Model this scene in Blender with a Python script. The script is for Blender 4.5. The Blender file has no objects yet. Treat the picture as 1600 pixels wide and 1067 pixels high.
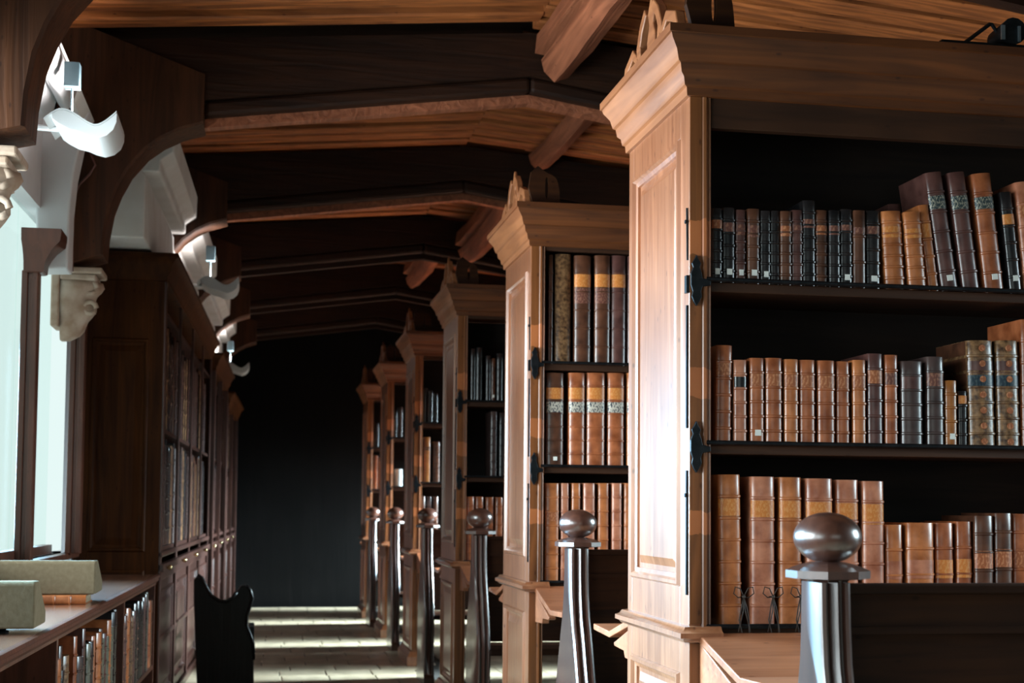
import bpy, math, random
from mathutils import Matrix, Vector
random.seed(11)
C = bpy.context.scene.collection
R = math.radians
# ------------------------------------------------------------------ camera
F = 2200.0; EYE = 1.22
YAW, PITCH, ROLL, SHY = R(10.2588), R(3.4), R(0.5), 0.0808
cam = bpy.data.objects.new('camera', bpy.data.cameras.new('camera')); C.objects.link(cam)
CM = Matrix.Rotation(-YAW, 4, 'Z') @ Matrix.Rotation(math.pi/2+PITCH, 4, 'X') @ Matrix.Rotation(ROLL, 4, 'Z')
cam.matrix_world = Matrix.Translation((0, 0, EYE)) @ CM
cam.data.sensor_width = 36; cam.data.lens = 36*F/1600; cam.data.shift_y = SHY
cam.data.clip_start = 0.05; cam.data.clip_end = 200
cam.data.dof.use_dof = True; cam.data.dof.focus_distance = 4.3; cam.data.dof.aperture_fstop = 5.0
bpy.context.scene.camera = cam
# ------------------------------------------------------------------ light
w = bpy.data.worlds.new('overcast_sky'); bpy.context.scene.world = w; w.use_nodes = True
bg = w.node_tree.nodes['Background']; bg.inputs[0].default_value = (0.80, 0.95, 0.93, 1); bg.inputs[1].default_value = 1.0
vs = bpy.context.scene.view_settings
vs.view_transform = 'Standard'; vs.look = 'None'; vs.gamma = 1; vs.use_curve_mapping = False; vs.exposure = 0.0
bpy.context.scene.cycles.max_bounces = 6
bpy.context.scene.cycles.diffuse_bounces = 1
bpy.context.scene.cycles.glossy_bounces = 3
bpy.context.scene.cycles.sample_clamp_indirect = 4.0
def window_light(name, loc, sx, sz, power, toward, spread, col=(0.74, 0.90, 1.0)):
    l = bpy.data.lights.new(name, 'AREA'); l.shape = 'RECTANGLE'; l.size = sx; l.size_y = sz
    l.energy = power; l.color = col; l.spread = R(spread)
    o = bpy.data.objects.new(name, l); C.objects.link(o); o.location = loc
    o.rotation_euler = Vector(toward).to_track_quat('-Z', 'Y').to_euler()
    return o
BL_, NE_ = (0.34, 0.68, 1.0), (0.86, 0.93, 1.0)
for yy, zz, p, ln, hh, dy, dz, sp, cl in ((0.6, 1.5, 20, 1.6, .95, 0, -.1, 110, NE_), (2.7, 1.6, 52, 1.7, 1.1, 0, -.05, 115, NE_), (4.9, 1.8, 105, 1.7, 1.5, .08, .08, 112, NE_),
                                          (4.6, 1.5, 128, 1.6, .95, -.45, -.46, 72, BL_), (6.9, 1.5, 104, 1.3, .95, -.85, -.46, 76, BL_)):
    window_light('daylight_left', (-1.42, yy, zz), ln, hh, p, (1, dy, dz), sp, cl)
for i, yy in enumerate((2.8, 5.33, 7.69, 10.05, 12.41, 14.77, 16.75)):
    window_light('daylight_right', (4.86, yy, 1.85), 1.1, 1.4, (38, 48, 50, 330, 460, 480, 330)[i], (-1, 0, -0.50), 70 if yy < 7 else 52)

# ------------------------------------------------------------------ measuring: a pixel of the photo turned into a point of a real plane
def ray(px, py): return (CM.to_3x3() @ Vector(((px-800)/F, (533.5-py+SHY*1600)/F, -1)))
def atY(px, py, Y): d = ray(px, py); t = Y/d.y; return (d.x*t, Y, EYE+d.z*t)
def atX(px, py, X): d = ray(px, py); t = X/d.x; return (X, d.y*t, EYE+d.z*t)
def XZ(px, py, Y): p = atY(px, py, Y); return (p[0], p[2])
def skew(x, y): return x + 0.0275*(y-8)          # the left wall is not quite parallel to the aisle

# ------------------------------------------------------------------ materials
MATS = {}
def ramp(nt, fac, stops):
    n = nt.nodes.new('ShaderNodeValToRGB'); nt.links.new(fac, n.inputs[0])
    e = n.color_ramp.elements
    while len(e) < len(stops): e.new(0.5)
    for q, (p, c) in zip(e, stops): q.position = p; q.color = (*c, 1)
    return n.outputs[0]
def base_mat(name, rough=0.5, coat=0.0, metal=0.0, spec=0.5):
    m = bpy.data.materials.new(name); m.use_nodes = True; nt = m.node_tree
    b = nt.nodes['Principled BSDF']; b.inputs['Roughness'].default_value = rough
    b.inputs['Coat Weight'].default_value = coat; b.inputs['Coat Roughness'].default_value = 0.25
    b.inputs['Coat IOR'].default_value = 1.5+.35*coat; b.inputs['Metallic'].default_value = metal; b.inputs['Specular IOR Level'].default_value = spec
    return m, nt, b
def wood(name, light, dark, grain='z', rough=0.42, coat=0.15, patches=None, patchcol=None, knots=True, bump=0.15, spec=0.5):
    m, nt, b = base_mat(name, rough, coat, spec=spec); L = nt.links.new; N = nt.nodes.new
    tc = N('ShaderNodeTexCoord'); mp = N('ShaderNodeMapping')
    sc = {'x': (0.6, 9, 9), 'y': (9, 0.6, 9), 'z': (9, 9, 0.6)}[grain]
    mp.inputs['Scale'].default_value = sc; L(tc.outputs['Object'], mp.inputs[0])
    n1 = N('ShaderNodeTexNoise'); n1.inputs['Scale'].default_value = 2.2; n1.inputs['Detail'].default_value = 7; n1.inputs['Distortion'].default_value = 1.4
    L(mp.outputs[0], n1.inputs['Vector'])
    col = ramp(nt, n1.outputs[0], [(0.28, dark), (0.5, tuple((a+c)/2 for a, c in zip(light, dark))), (0.72, light)])
    n3 = N('ShaderNodeTexNoise'); n3.inputs['Scale'].default_value = 1.7; n3.inputs['Detail'].default_value = 4; L(tc.outputs['Object'], n3.inputs['Vector'])
    r3 = ramp(nt, n3.outputs[0], [(0.3, (0.55, 0.52, 0.5)), (0.65, (1.1, 1.08, 1.05))])
    mx = N('ShaderNodeMix'); mx.data_type = 'RGBA'; mx.blend_type = 'MULTIPLY'; mx.inputs[0].default_value = 0.8
    L(col, mx.inputs[6]); L(r3, mx.inputs[7]); out = mx.outputs[2]
    if knots:
        v = N('ShaderNodeTexVoronoi'); mp2 = N('ShaderNodeMapping')
        mp2.inputs['Scale'].default_value = {'x': (2.2, 5, 5), 'y': (5, 2.2, 5), 'z': (5, 5, 2.2)}[grain]
        L(tc.outputs['Object'], mp2.inputs[0]); L(mp2.outputs[0], v.inputs['Vector'])
        rk = ramp(nt, v.outputs['Distance'], [(0.05, (0.3, 0.22, 0.2)), (0.13, (1, 1, 1))])
        mk = N('ShaderNodeMix'); mk.data_type = 'RGBA'; mk.blend_type = 'MULTIPLY'; mk.inputs[0].default_value = 0.75
        L(out, mk.inputs[6]); L(rk, mk.inputs[7]); out = mk.outputs[2]
    if patches:                                   # paler orange bands at set heights, edges broken by noise
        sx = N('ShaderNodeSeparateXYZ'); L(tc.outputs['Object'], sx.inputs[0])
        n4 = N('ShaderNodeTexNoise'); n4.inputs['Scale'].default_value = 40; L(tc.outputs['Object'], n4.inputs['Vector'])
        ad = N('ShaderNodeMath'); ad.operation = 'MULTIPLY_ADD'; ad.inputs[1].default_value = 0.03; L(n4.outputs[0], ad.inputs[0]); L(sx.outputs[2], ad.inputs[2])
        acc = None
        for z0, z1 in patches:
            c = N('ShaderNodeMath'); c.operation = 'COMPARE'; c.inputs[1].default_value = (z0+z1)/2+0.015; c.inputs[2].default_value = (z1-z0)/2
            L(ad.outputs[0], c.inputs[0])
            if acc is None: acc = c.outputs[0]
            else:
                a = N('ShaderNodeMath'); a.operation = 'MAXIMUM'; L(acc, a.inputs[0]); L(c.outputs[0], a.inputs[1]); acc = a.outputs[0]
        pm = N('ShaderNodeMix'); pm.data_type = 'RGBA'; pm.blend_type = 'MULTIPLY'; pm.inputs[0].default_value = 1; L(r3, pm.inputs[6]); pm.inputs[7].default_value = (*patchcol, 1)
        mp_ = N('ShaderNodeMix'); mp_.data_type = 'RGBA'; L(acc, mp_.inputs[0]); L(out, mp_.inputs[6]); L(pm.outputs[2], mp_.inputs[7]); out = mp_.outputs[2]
    L(out, b.inputs['Base Color'])
    bp = N('ShaderNodeBump'); bp.inputs['Strength'].default_value = bump; bp.inputs['Distance'].default_value = 0.01
    L(n1.outputs[0], bp.inputs['Height']); L(bp.outputs[0], b.inputs['Normal'])
    MATS[name] = m; return m
def mottled(name, c1, c2, scale=25, rough=0.4, coat=0.1, metal=0.0, bump=0.1, spec=0.5):
    m, nt, b = base_mat(name, rough, coat, metal, spec); L = nt.links.new; N = nt.nodes.new
    tc = N('ShaderNodeTexCoord'); n = N('ShaderNodeTexNoise'); n.inputs['Scale'].default_value = scale; n.inputs['Detail'].default_value = 6
    oi = N('ShaderNodeObjectInfo'); va = N('ShaderNodeVectorMath'); va.operation = 'ADD'
    L(tc.outputs['Object'], va.inputs[0]); L(oi.outputs['Random'], va.inputs[1]); L(va.outputs[0], n.inputs['Vector'])
    L(ramp(nt, n.outputs[0], [(0.32, c1), (0.68, c2)]), b.inputs['Base Color'])
    bp = N('ShaderNodeBump'); bp.inputs['Strength'].default_value = bump; bp.inputs['Distance'].default_value = 0.004
    L(n.outputs[0], bp.inputs['Height']); L(bp.outputs[0], b.inputs['Normal'])
    MATS[name] = m; return m
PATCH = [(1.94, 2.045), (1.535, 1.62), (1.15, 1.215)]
wood('pine_panel', (0.50, 0.19, 0.085), (0.30, 0.095, 0.036), 'z', 0.36, 1.0, bump=0.1)
wood('pine_cornice', (0.50, 0.195, 0.08), (0.27, 0.09, 0.035), 'y', 0.45, 0.1, knots=False)
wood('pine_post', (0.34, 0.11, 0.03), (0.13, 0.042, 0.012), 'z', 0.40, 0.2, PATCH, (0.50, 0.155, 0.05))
wood('case_cross', (0.18, 0.050, 0.010), (0.065, 0.018, 0.004), 'x', 0.5, 0.05)
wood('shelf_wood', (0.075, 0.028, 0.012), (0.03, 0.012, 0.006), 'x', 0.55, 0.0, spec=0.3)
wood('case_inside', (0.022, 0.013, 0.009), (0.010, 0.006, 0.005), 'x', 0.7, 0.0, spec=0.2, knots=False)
wood('desk_wood', (0.58, 0.205, 0.092), (0.36, 0.115, 0.05), 'x', 0.40, 0.2)
wood('bench_wood', (0.13, 0.050, 0.032), (0.055, 0.020, 0.014), 'z', 0.30, 0.9, knots=False, bump=0.06)
wood('bench_board', (0.045, 0.015, 0.005), (0.014, 0.005, 0.003), 'x', 0.5, 0.0, spec=0.15)
wood('ceiling_wood', (0.74, 0.225, 0.055), (0.20, 0.055, 0.015), 'x', 0.65, 0.0, bump=0.5)
wood('ceiling_back', (0.05, 0.025, 0.015), (0.02, 0.01, 0.007), 'x', 0.8, 0.0, knots=False, spec=0.2)
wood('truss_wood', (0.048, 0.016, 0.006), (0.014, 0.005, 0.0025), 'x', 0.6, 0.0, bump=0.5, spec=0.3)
wood('brace_wood', (0.11, 0.038, 0.014), (0.04, 0.014, 0.006), 'z', 0.6, 0.0, bump=0.4, spec=0.3)
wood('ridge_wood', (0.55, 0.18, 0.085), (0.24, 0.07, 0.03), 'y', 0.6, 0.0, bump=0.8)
wood('cabinet_wood', (0.10, 0.030, 0.005), (0.035, 0.010, 0.002), 'z', 0.6, 0.0, spec=0.12)
wood('cabinet_front', (0.10, 0.038, 0.028), (0.035, 0.014, 0.011), 'z', 0.33, 0.3)
wood('counter_wood', (0.33, 0.12, 0.06), (0.16, 0.055, 0.028), 'y', 0.22, 1.0, knots=False, bump=0.05)
wood('window_wood', (0.17, 0.055, 0.03), (0.08, 0.026, 0.015), 'z', 0.4, 0.2)
wood('black_wood', (0.006, 0.005, 0.005), (0.003, 0.003, 0.003), 'z', 0.3, 0.0, knots=False, spec=0.3)
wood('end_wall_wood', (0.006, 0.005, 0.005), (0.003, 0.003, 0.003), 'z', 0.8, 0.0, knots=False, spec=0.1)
mottled('plaster', (0.86, 0.85, 0.88), (0.94, 0.93, 0.95), 6, 0.7, 0, bump=0.15)
mottled('plaster_ivory', (0.82, 0.77, 0.72), (0.92, 0.89, 0.86), 5, 0.7, 0, bump=0.15)
mottled('outer_plaster', (0.08, 0.07, 0.06), (0.12, 0.1, 0.09), 5, 0.8, 0)
mottled('stone', (0.42, 0.28, 0.19), (0.66, 0.52, 0.42), 14, 0.7, 0, bump=0.8)
mottled('tile_stone', (0.42, 0.33, 0.22), (0.64, 0.52, 0.37), 7, 0.33, 0.3, bump=0.25)
mottled('grout', (0.02, 0.018, 0.016), (0.04, 0.035, 0.03), 30, 0.9, 0)
mottled('lamp_white', (0.86, 0.87, 0.88), (0.9, 0.9, 0.9), 4, 0.35, 0.2, bump=0)
mottled('lamp_grey', (0.10, 0.16, 0.19), (0.14, 0.21, 0.24), 10, 0.4, 0)
mottled('iron', (0.006, 0.008, 0.010), (0.02, 0.022, 0.025), 40, 0.42, 0, metal=0.6)
mottled('steel', (0.35, 0.45, 0.52), (0.5, 0.6, 0.66), 40, 0.3, 0, metal=0.9)
mottled('brass', (0.55, 0.42, 0.22), (0.75, 0.6, 0.35), 30, 0.25, 0, metal=1.0)
mottled('foam', (0.185, 0.145, 0.090), (0.225, 0.178, 0.115), 60, 0.95, 0, bump=0.4, spec=0.1)
mottled('pages', (0.30, 0.22, 0.14), (0.42, 0.33, 0.22), 60, 0.85, 0)
mottled('cord', (0.015, 0.010, 0.008), (0.05, 0.03, 0.02), 60, 0.6, 0)
mottled('conduit', (0.16, 0.06, 0.045), (0.24, 0.1, 0.08), 30, 0.4, 0)
mottled('tag_paper', (0.90, 0.88, 0.80), (0.96, 0.94, 0.88), 40, 0.8, 0, bump=0)
mottled('paper_white', (0.78, 0.82, 0.82), (0.85, 0.88, 0.88), 10, 0.7, 0, bump=0)
def leather(n, c1, c2, rough=0.36): mottled(n, c1, c2, 22, rough-.04, 0.45, bump=0.35)
leather('leather_russet', (0.24, 0.058, 0.018), (0.50, 0.150, 0.056))
leather('leather_tan', (0.34, 0.095, 0.026), (0.62, 0.205, 0.068))
leather('leather_pink', (0.34, 0.10, 0.048), (0.64, 0.25, 0.14))
leather('leather_orange', (0.30, 0.095, 0.02), (0.46, 0.16, 0.035))
leather('leather_brown', (0.060, 0.022, 0.012), (0.15, 0.055, 0.028))
leather('leather_plum', (0.070, 0.026, 0.022), (0.15, 0.062, 0.050))
leather('leather_black', (0.008, 0.008, 0.009), (0.028, 0.022, 0.022), 0.28)
leather('leather_grey', (0.040, 0.022, 0.020), (0.095, 0.058, 0.052))
mottled('leather_gilt', (0.05, 0.020, 0.010), (0.36, 0.19, 0.085), 62, 0.32, 0.4, bump=0.5)
leather('leather_olive', (0.07, 0.07, 0.05), (0.2, 0.2, 0.15))
def lettered(name, ground, ink, s=170):
    m, nt, b = base_mat(name, 0.4, 0.1); L = nt.links.new; N = nt.nodes.new
    tc = N('ShaderNodeTexCoord'); mp = N('ShaderNodeMapping'); mp.inputs['Scale'].default_value = (1, 0.01, 0.5); L(tc.outputs['Object'], mp.inputs[0])
    v = N('ShaderNodeTexNoise'); v.inputs['Scale'].default_value = s; v.inputs['Detail'].default_value = 2; L(mp.outputs[0], v.inputs['Vector'])
    L(ramp(nt, v.outputs[0], [(0.50, ground), (0.56, ink)]), b.inputs['Base Color']); MATS[name] = m
lettered('label_orange', (0.66, 0.21, 0.042), (0.72, 0.30, 0.09))
lettered('label_russet', (0.36, 0.105, 0.038), (0.55, 0.22, 0.10))
lettered('label_teal', (0.025, 0.045, 0.05), (0.36, 0.33, 0.25), 260)
lettered('label_white', (0.58, 0.52, 0.43), (0.02, 0.03, 0.05), 150)
lettered('label_plum', (0.15, 0.05, 0.035), (0.30, 0.13, 0.08))
lettered('label_blue', (0.012, 0.030, 0.045), (0.05, 0.08, 0.09))
def glass():
    m = bpy.data.materials.new('window_glass'); m.use_nodes = True; nt = m.node_tree; nt.nodes.clear()
    o = nt.nodes.new('ShaderNodeOutputMaterial'); mx = nt.nodes.new('ShaderNodeMixShader'); t = nt.nodes.new('ShaderNodeBsdfTransparent'); g = nt.nodes.new('ShaderNodeBsdfGlossy')
    t.inputs[0].default_value = (0.95, 0.99, 0.98, 1); g.inputs['Roughness'].default_value = 0.08; mx.inputs[0].default_value = 0.05
    nt.links.new(t.outputs[0], mx.inputs[1]); nt.links.new(g.outputs[0], mx.inputs[2]); nt.links.new(mx.outputs[0], o.inputs[0]); MATS['window_glass'] = m
glass()
# ------------------------------------------------------------------ mesh helpers
class MB:
    def __init__(s): s.v = []; s.f = []
    def add(s, vs, fs):
        o = len(s.v); s.v += [tuple(p) for p in vs]; s.f += [tuple(i+o for i in f) for f in fs]; return s
    def box(s, x0, x1, y0, y1, z0, z1):
        return s.add([(x0, y0, z0), (x1, y0, z0), (x1, y1, z0), (x0, y1, z0), (x0, y0, z1), (x1, y0, z1), (x1, y1, z1), (x0, y1, z1)],
                     [(0, 3, 2, 1), (4, 5, 6, 7), (0, 1, 5, 4), (1, 2, 6, 5), (2, 3, 7, 6), (3, 0, 4, 7)])
    def prism(s, pts, a0, a1, axis):
        """outline pts extruded along an axis from a0 to a1"""
        def P(p, a): return {'x': (a, p[0], p[1]), 'y': (p[0], a, p[1]), 'z': (p[0], p[1], a)}[axis]
        n = len(pts); vs = [P(p, a0) for p in pts]+[P(p, a1) for p in pts]
        return s.add(vs, [tuple(range(n))[::-1], tuple(range(n, 2*n))]+[(i, (i+1) % n, n+(i+1) % n, n+i) for i in range(n)])
    def layers(s, rings, caps=True):
        n = len(rings[0]); vs = [p for r in rings for p in r]; fs = []
        for k in range(len(rings)-1):
            for i in range(n): j = (i+1) % n; fs.append((k*n+i, k*n+j, (k+1)*n+j, (k+1)*n+i))
        if caps: fs += [tuple(range(n))[::-1], tuple(range((len(rings)-1)*n, len(rings)*n))]
        return s.add(vs, fs)
    def tube(s, pts, r, n=8):
        pts = [Vector(p) for p in pts]; rings = []
        for i, p in enumerate(pts):
            d = (pts[min(i+1, len(pts)-1)]-pts[max(i-1, 0)]).normalized()
            a = d.cross(Vector((0.13, 0.31, 0.94))); a = a.normalized() if a.length > 1e-4 else Vector((1, 0, 0)); b = d.cross(a)
            rr = r[i] if isinstance(r, (list, tuple)) else r
            rings.append([tuple(p+(a*math.cos(2*math.pi*k/n)+b*math.sin(2*math.pi*k/n))*rr) for k in range(n)])
        return s.layers(rings)
    def lathe(s, prof, c, n=20):
        rings = [[(c[0]+r*math.cos(2*math.pi*(k+.5)/n), c[1]+r*math.sin(2*math.pi*(k+.5)/n), z) for k in range(n)] for r, z in prof]
        return s.layers(rings)
    def skewed(s): s.v = [(skew(x, y), y, z) for x, y, z in s.v]; return s
    def build(s, name, mat, parent=None, smooth=False, bevel=0.0, kind=None):
        me = bpy.data.meshes.new(name); me.from_pydata(s.v, [], s.f)
        import bmesh
        bm = bmesh.new(); bm.from_mesh(me); bmesh.ops.recalc_face_normals(bm, faces=bm.faces); bm.to_mesh(me); bm.free()
        me.materials.append(MATS[mat]); me.update()
        if smooth:
            for p in me.polygons: p.use_smooth = True
            if smooth != 'all': me.set_sharp_from_angle(angle=R(38))
        o = bpy.data.objects.new(name, me); C.objects.link(o); o.parent = parent
        if bevel:
            b = o.modifiers.new('bevel', 'BEVEL'); b.width = bevel; b.segments = 2; b.limit_method = 'ANGLE'; b.angle_limit = R(40)
        if kind: o['kind'] = kind
        return o
def thing(name, label, cat, loc=(0, 0, 0), group=None):
    o = bpy.data.objects.new(name, None); C.objects.link(o); o.location = loc; o.empty_display_size = .1
    o['label'] = label; o['category'] = cat
    if group: o['group'] = group
    return o
def tag(o, label, cat, group=None):
    o['label'] = label; o['category'] = cat
    if group: o['group'] = group
    return o
def struct(name, mb, mat, parent=None, **k):
    o = mb.build(name, mat, parent, **k)
    if parent is None: o['kind'] = 'structure'
    return o
def copy_tree(o, dy, parent=None, top=True):
    c = o.copy(); C.objects.link(c)
    if top: c.location = (o.location.x, o.location.y+dy, o.location.z)
    c.parent = parent
    for ch in list(o.children): copy_tree(ch, 0, c, False)
    return c
def rings_panel(rect, offs, mapf):
    """nested rectangles: offs = [(inset, depth)], mapf(a, b, depth) -> xyz"""
    mb = MB(); a0, a1, b0, b1 = rect; rs = []
    for i, d in offs:
        rs.append([mapf(a0+i, b0+i, d), mapf(a1-i, b0+i, d), mapf(a1-i, b1-i, d), mapf(a0+i, b1-i, d)])
    return mb.layers(rs)

# ------------------------------------------------------------------ structure: floor, walls, ceiling
XR, YE, YB = 4.55, 17.45, -2.4
fl = struct('floor', MB().box(-1.25, XR, YB, YE, -0.12, -0.012), 'grout')
tile_meshes = []
def tile_mesh(w_, d_):
    o = MB().layers([[(0.004, 0.004, -0.012), (w_-.004, 0.004, -0.012), (w_-.004, d_-.004, -0.012), (0.004, d_-.004, -0.012)],
                     [(0.004, 0.004, -0.002), (w_-.004, 0.004, -0.002), (w_-.004, d_-.004, -0.002), (0.004, d_-.004, -0.002)],
                     [(0.008, 0.008, 0.0), (w_-.008, 0.008, 0.0), (w_-.008, d_-.008, 0.0), (0.008, d_-.008, 0.0)]]).build('tile', 'tile_stone', fl)
    return o
TW, TD = 0.335, 0.33
rnd = random.Random(3)
proto = tile_mesh(TW, TD); first = True
rows = int((YE-4.4)/TD)
for r_ in range(rows):
    off = rnd.uniform(-.14, .14)
    for c_ in range(6):
        t = proto if first else proto.copy()
        if not first: C.objects.link(t)
        first = False
        t.location = (-0.68+off+c_*TW, 4.4+r_*TD, rnd.uniform(-.0015, .0015))
rest = MB()
def flat_tile(x, y, w_, d_):
    g = .004; rest.add([(x+g, y+g, -.012), (x+w_-g, y+g, -.012), (x+w_-g, y+d_-g, -.012), (x+g, y+d_-g, -.012), (x+g, y+g, -.0005), (x+w_-g, y+g, -.0005), (x+w_-g, y+d_-g, -.0005), (x+g, y+d_-g, -.0005)],
                       [(4, 5, 6, 7), (0, 1, 5, 4), (1, 2, 6, 5), (2, 3, 7, 6), (3, 0, 4, 7)])
y = YB
while y < YE-.33:
    off = rnd.uniform(-.1, .1)
    x = -1.2+off if y < 4.07 else 1.48
    while x < XR-.33: flat_tile(x, y, TW, TD); x += TW
    y += TD
rest.build('floor_tiles', 'tile_stone', fl, kind='stuff')
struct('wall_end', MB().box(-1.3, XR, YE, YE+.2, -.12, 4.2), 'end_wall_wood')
wb = MB().box(-1.3, 0.2, YB-.2, YB, 0, 4.2).box(3.0, XR, YB-.2, YB, 0, 4.2).box(.2, 3, YB-.2, YB, 0, 1.1).box(.2, 3, YB-.2, YB, 2.7, 4.2)
struct('wall_back', wb, 'outer_plaster')
# right wall with one window to each bay
RWIN = [2.8, 5.33, 7.69, 10.05, 12.41, 14.77, 16.75]
mb = MB(); prev = YB
for yy in RWIN:
    a, b = yy-.6, yy+.6
    if yy > 16: b = yy+.5
    mb.box(XR, XR+.25, prev, a, 0, 4.2); mb.box(XR, XR+.25, a, b, 0, 1.0); mb.box(XR, XR+.25, a, b, 2.6, 4.2); prev = b
mb.box(XR, XR+.25, prev, YE, 0, 4.2)
struct('wall_right', mb, 'outer_plaster')
for i, yy in enumerate(RWIN):
    a, b = yy-.6, yy+(.5 if yy > 16 else .6)
    f = struct('window_%d' % (i+10), MB().box(XR+.02, XR+.08, a, a+.05, 1.0, 2.6).box(XR+.02, XR+.08, b-.05, b, 1.0, 2.6).box(XR+.02, XR+.08, a+.05, b-.05, 1.0, 1.05).box(XR+.02, XR+.08, a+.05, b-.05, 2.55, 2.6)
               .box(XR+.03, XR+.07, (a+b)/2-.02, (a+b)/2+.02, 1.05, 2.55), 'window_wood')
    MB().box(XR+.048, XR+.052, a+.05, (a+b)/2-.02, 1.05, 2.55).build('pane', 'window_glass', f)
    MB().box(XR+.048, XR+.052, (a+b)/2+.02, b-.05, 1.05, 2.55).build('pane', 'window_glass', f)
# left wall (skewed): long window from behind the camera up to the tall cabinet, plaster above
WX, WZ0, WZ1 = -0.985, 0.965, 2.60
mb = MB().box(WX-.09, WX, YB, 7.98, 0, WZ0).box(WX-.09, WX, YB, 7.98, WZ1, 4.2).box(WX-.09, WX, 7.66, YE, 0, WZ0).prism([(WX, 7.66), (WX, YE), (WX-.09, YE), (WX-.09, 9.0)], WZ0, WZ1, 'z').box(WX-.09, WX, 7.66, YE, WZ1, 4.2).box(WX-.09, WX, YB, -1.2, WZ0, WZ1)
struct('wall_left', mb.skewed(), 'plaster')
POSTS = [-1.2, 1.6, 4.1, 6.66, 7.60]
wn = struct('window_1', MB().box(WX-.088, WX-.04, -1.2, 7.62, WZ0, WZ0+.045).skewed(), 'window_wood')
for a, b in zip(POSTS[:-1], POSTS[1:]):
    MB().box(WX-.073, WX-.068, a, b, WZ0+.045, WZ1).skewed().build('pane', 'window_glass', wn)
for yy in POSTS[1:]:
    m = MB(); pj = .075 if yy > 7 else .0
    for q, (o_, i_) in enumerate([(0, .0), (.022, .012), (.046, .0)]):
        m.box(WX-.045+pj+o_*1.0, WX-.045+pj+o_*1.0+.028, yy-.02+i_, yy+.05, WZ0, WZ1-.0 if yy > 7 else 2.28)
    m.skewed().build('mullion', 'window_wood', wn, bevel=.004)
MB().box(WX-.04, WX+.05, YB, 7.95, WZ0-.03, WZ0).skewed().build('sill', 'window_wood', wn, bevel=.006)
def capital(yy, parent=None):
    rs = []
    for o_, z in [(0, 2.27), (.012, 2.275), (.016, 2.315), (.03, 2.345), (.05, 2.375), (.085, 2.41), (.09, 2.445), (.09, 2.465)]:
        rs.append([(skew(WX-.035-o_*.1, yy), yy-.03-o_*.5, z), (skew(WX+.04+o_, yy), yy-.03-o_*.5, z), (skew(WX+.04+o_, yy), yy+.08+o_*.5, z), (skew(WX-.035-o_*.1, yy), yy+.08+o_*.5, z)])
    return MB().layers(rs).build('capital', 'window_wood', parent, smooth=True)
capital(6.66, wn); capital(4.1, wn)

# ceiling: dark boarding, planks as parts, slopes to a ridge
RX, RZ = 1.36, 3.68
def cz(x): return RZ-.085*(RX-x) if x < RX else RZ-.085*(x-RX)
ce = struct('ceiling', MB().prism([(-1.35, cz(-1.35)+.09), (RX, RZ+.09), (XR+.2, cz(XR)+.09), (XR+.2, cz(XR)+.2), (RX, RZ+.2), (-1.35, cz(-1.35)+.2)], YB-.2, YE+.2, 'y'), 'ceiling_back')
TR = [4.79+2.36*k for k in range(-2, 6)]
def plank_mesh(side):
    m = MB(); L_ = RX+1.3 if side < 0 else XR-RX; n = 7; rs = []; rr = random.Random(5+side)
    for i in range(n+1):
        x = L_*i/n; z = -.085*x; j = rr.uniform(-.006, .006); k = rr.uniform(-.006, .006)
        xx = x*side
        rs.append([(xx, 0+j, z+.10), (xx, .0+j, z+.010), (xx, .012+j, z+.0), (xx, .128+k, z+.002), (xx, .140+k, z+.012), (xx, .140+k, z+.10)])
    return m.layers(rs).build('plank', 'ceiling_wood', ce)
for side in (-1, 1):
    p0 = plank_mesh(side); firstp = True; y = 3.2
    while y < 17.2:
        if min(abs(y+.07-t) for t in TR) > .135:
            p = p0 if firstp else p0.copy()
            if not firstp: C.objects.link(p)
            firstp = False; p.location = (RX, y, RZ+rnd.uniform(-.012, .006)); p.rotation_euler = (rnd.uniform(-.04, .04), 0, rnd.uniform(-.004, .004))
        y += .207+rnd.uniform(-.01, .012)

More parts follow.
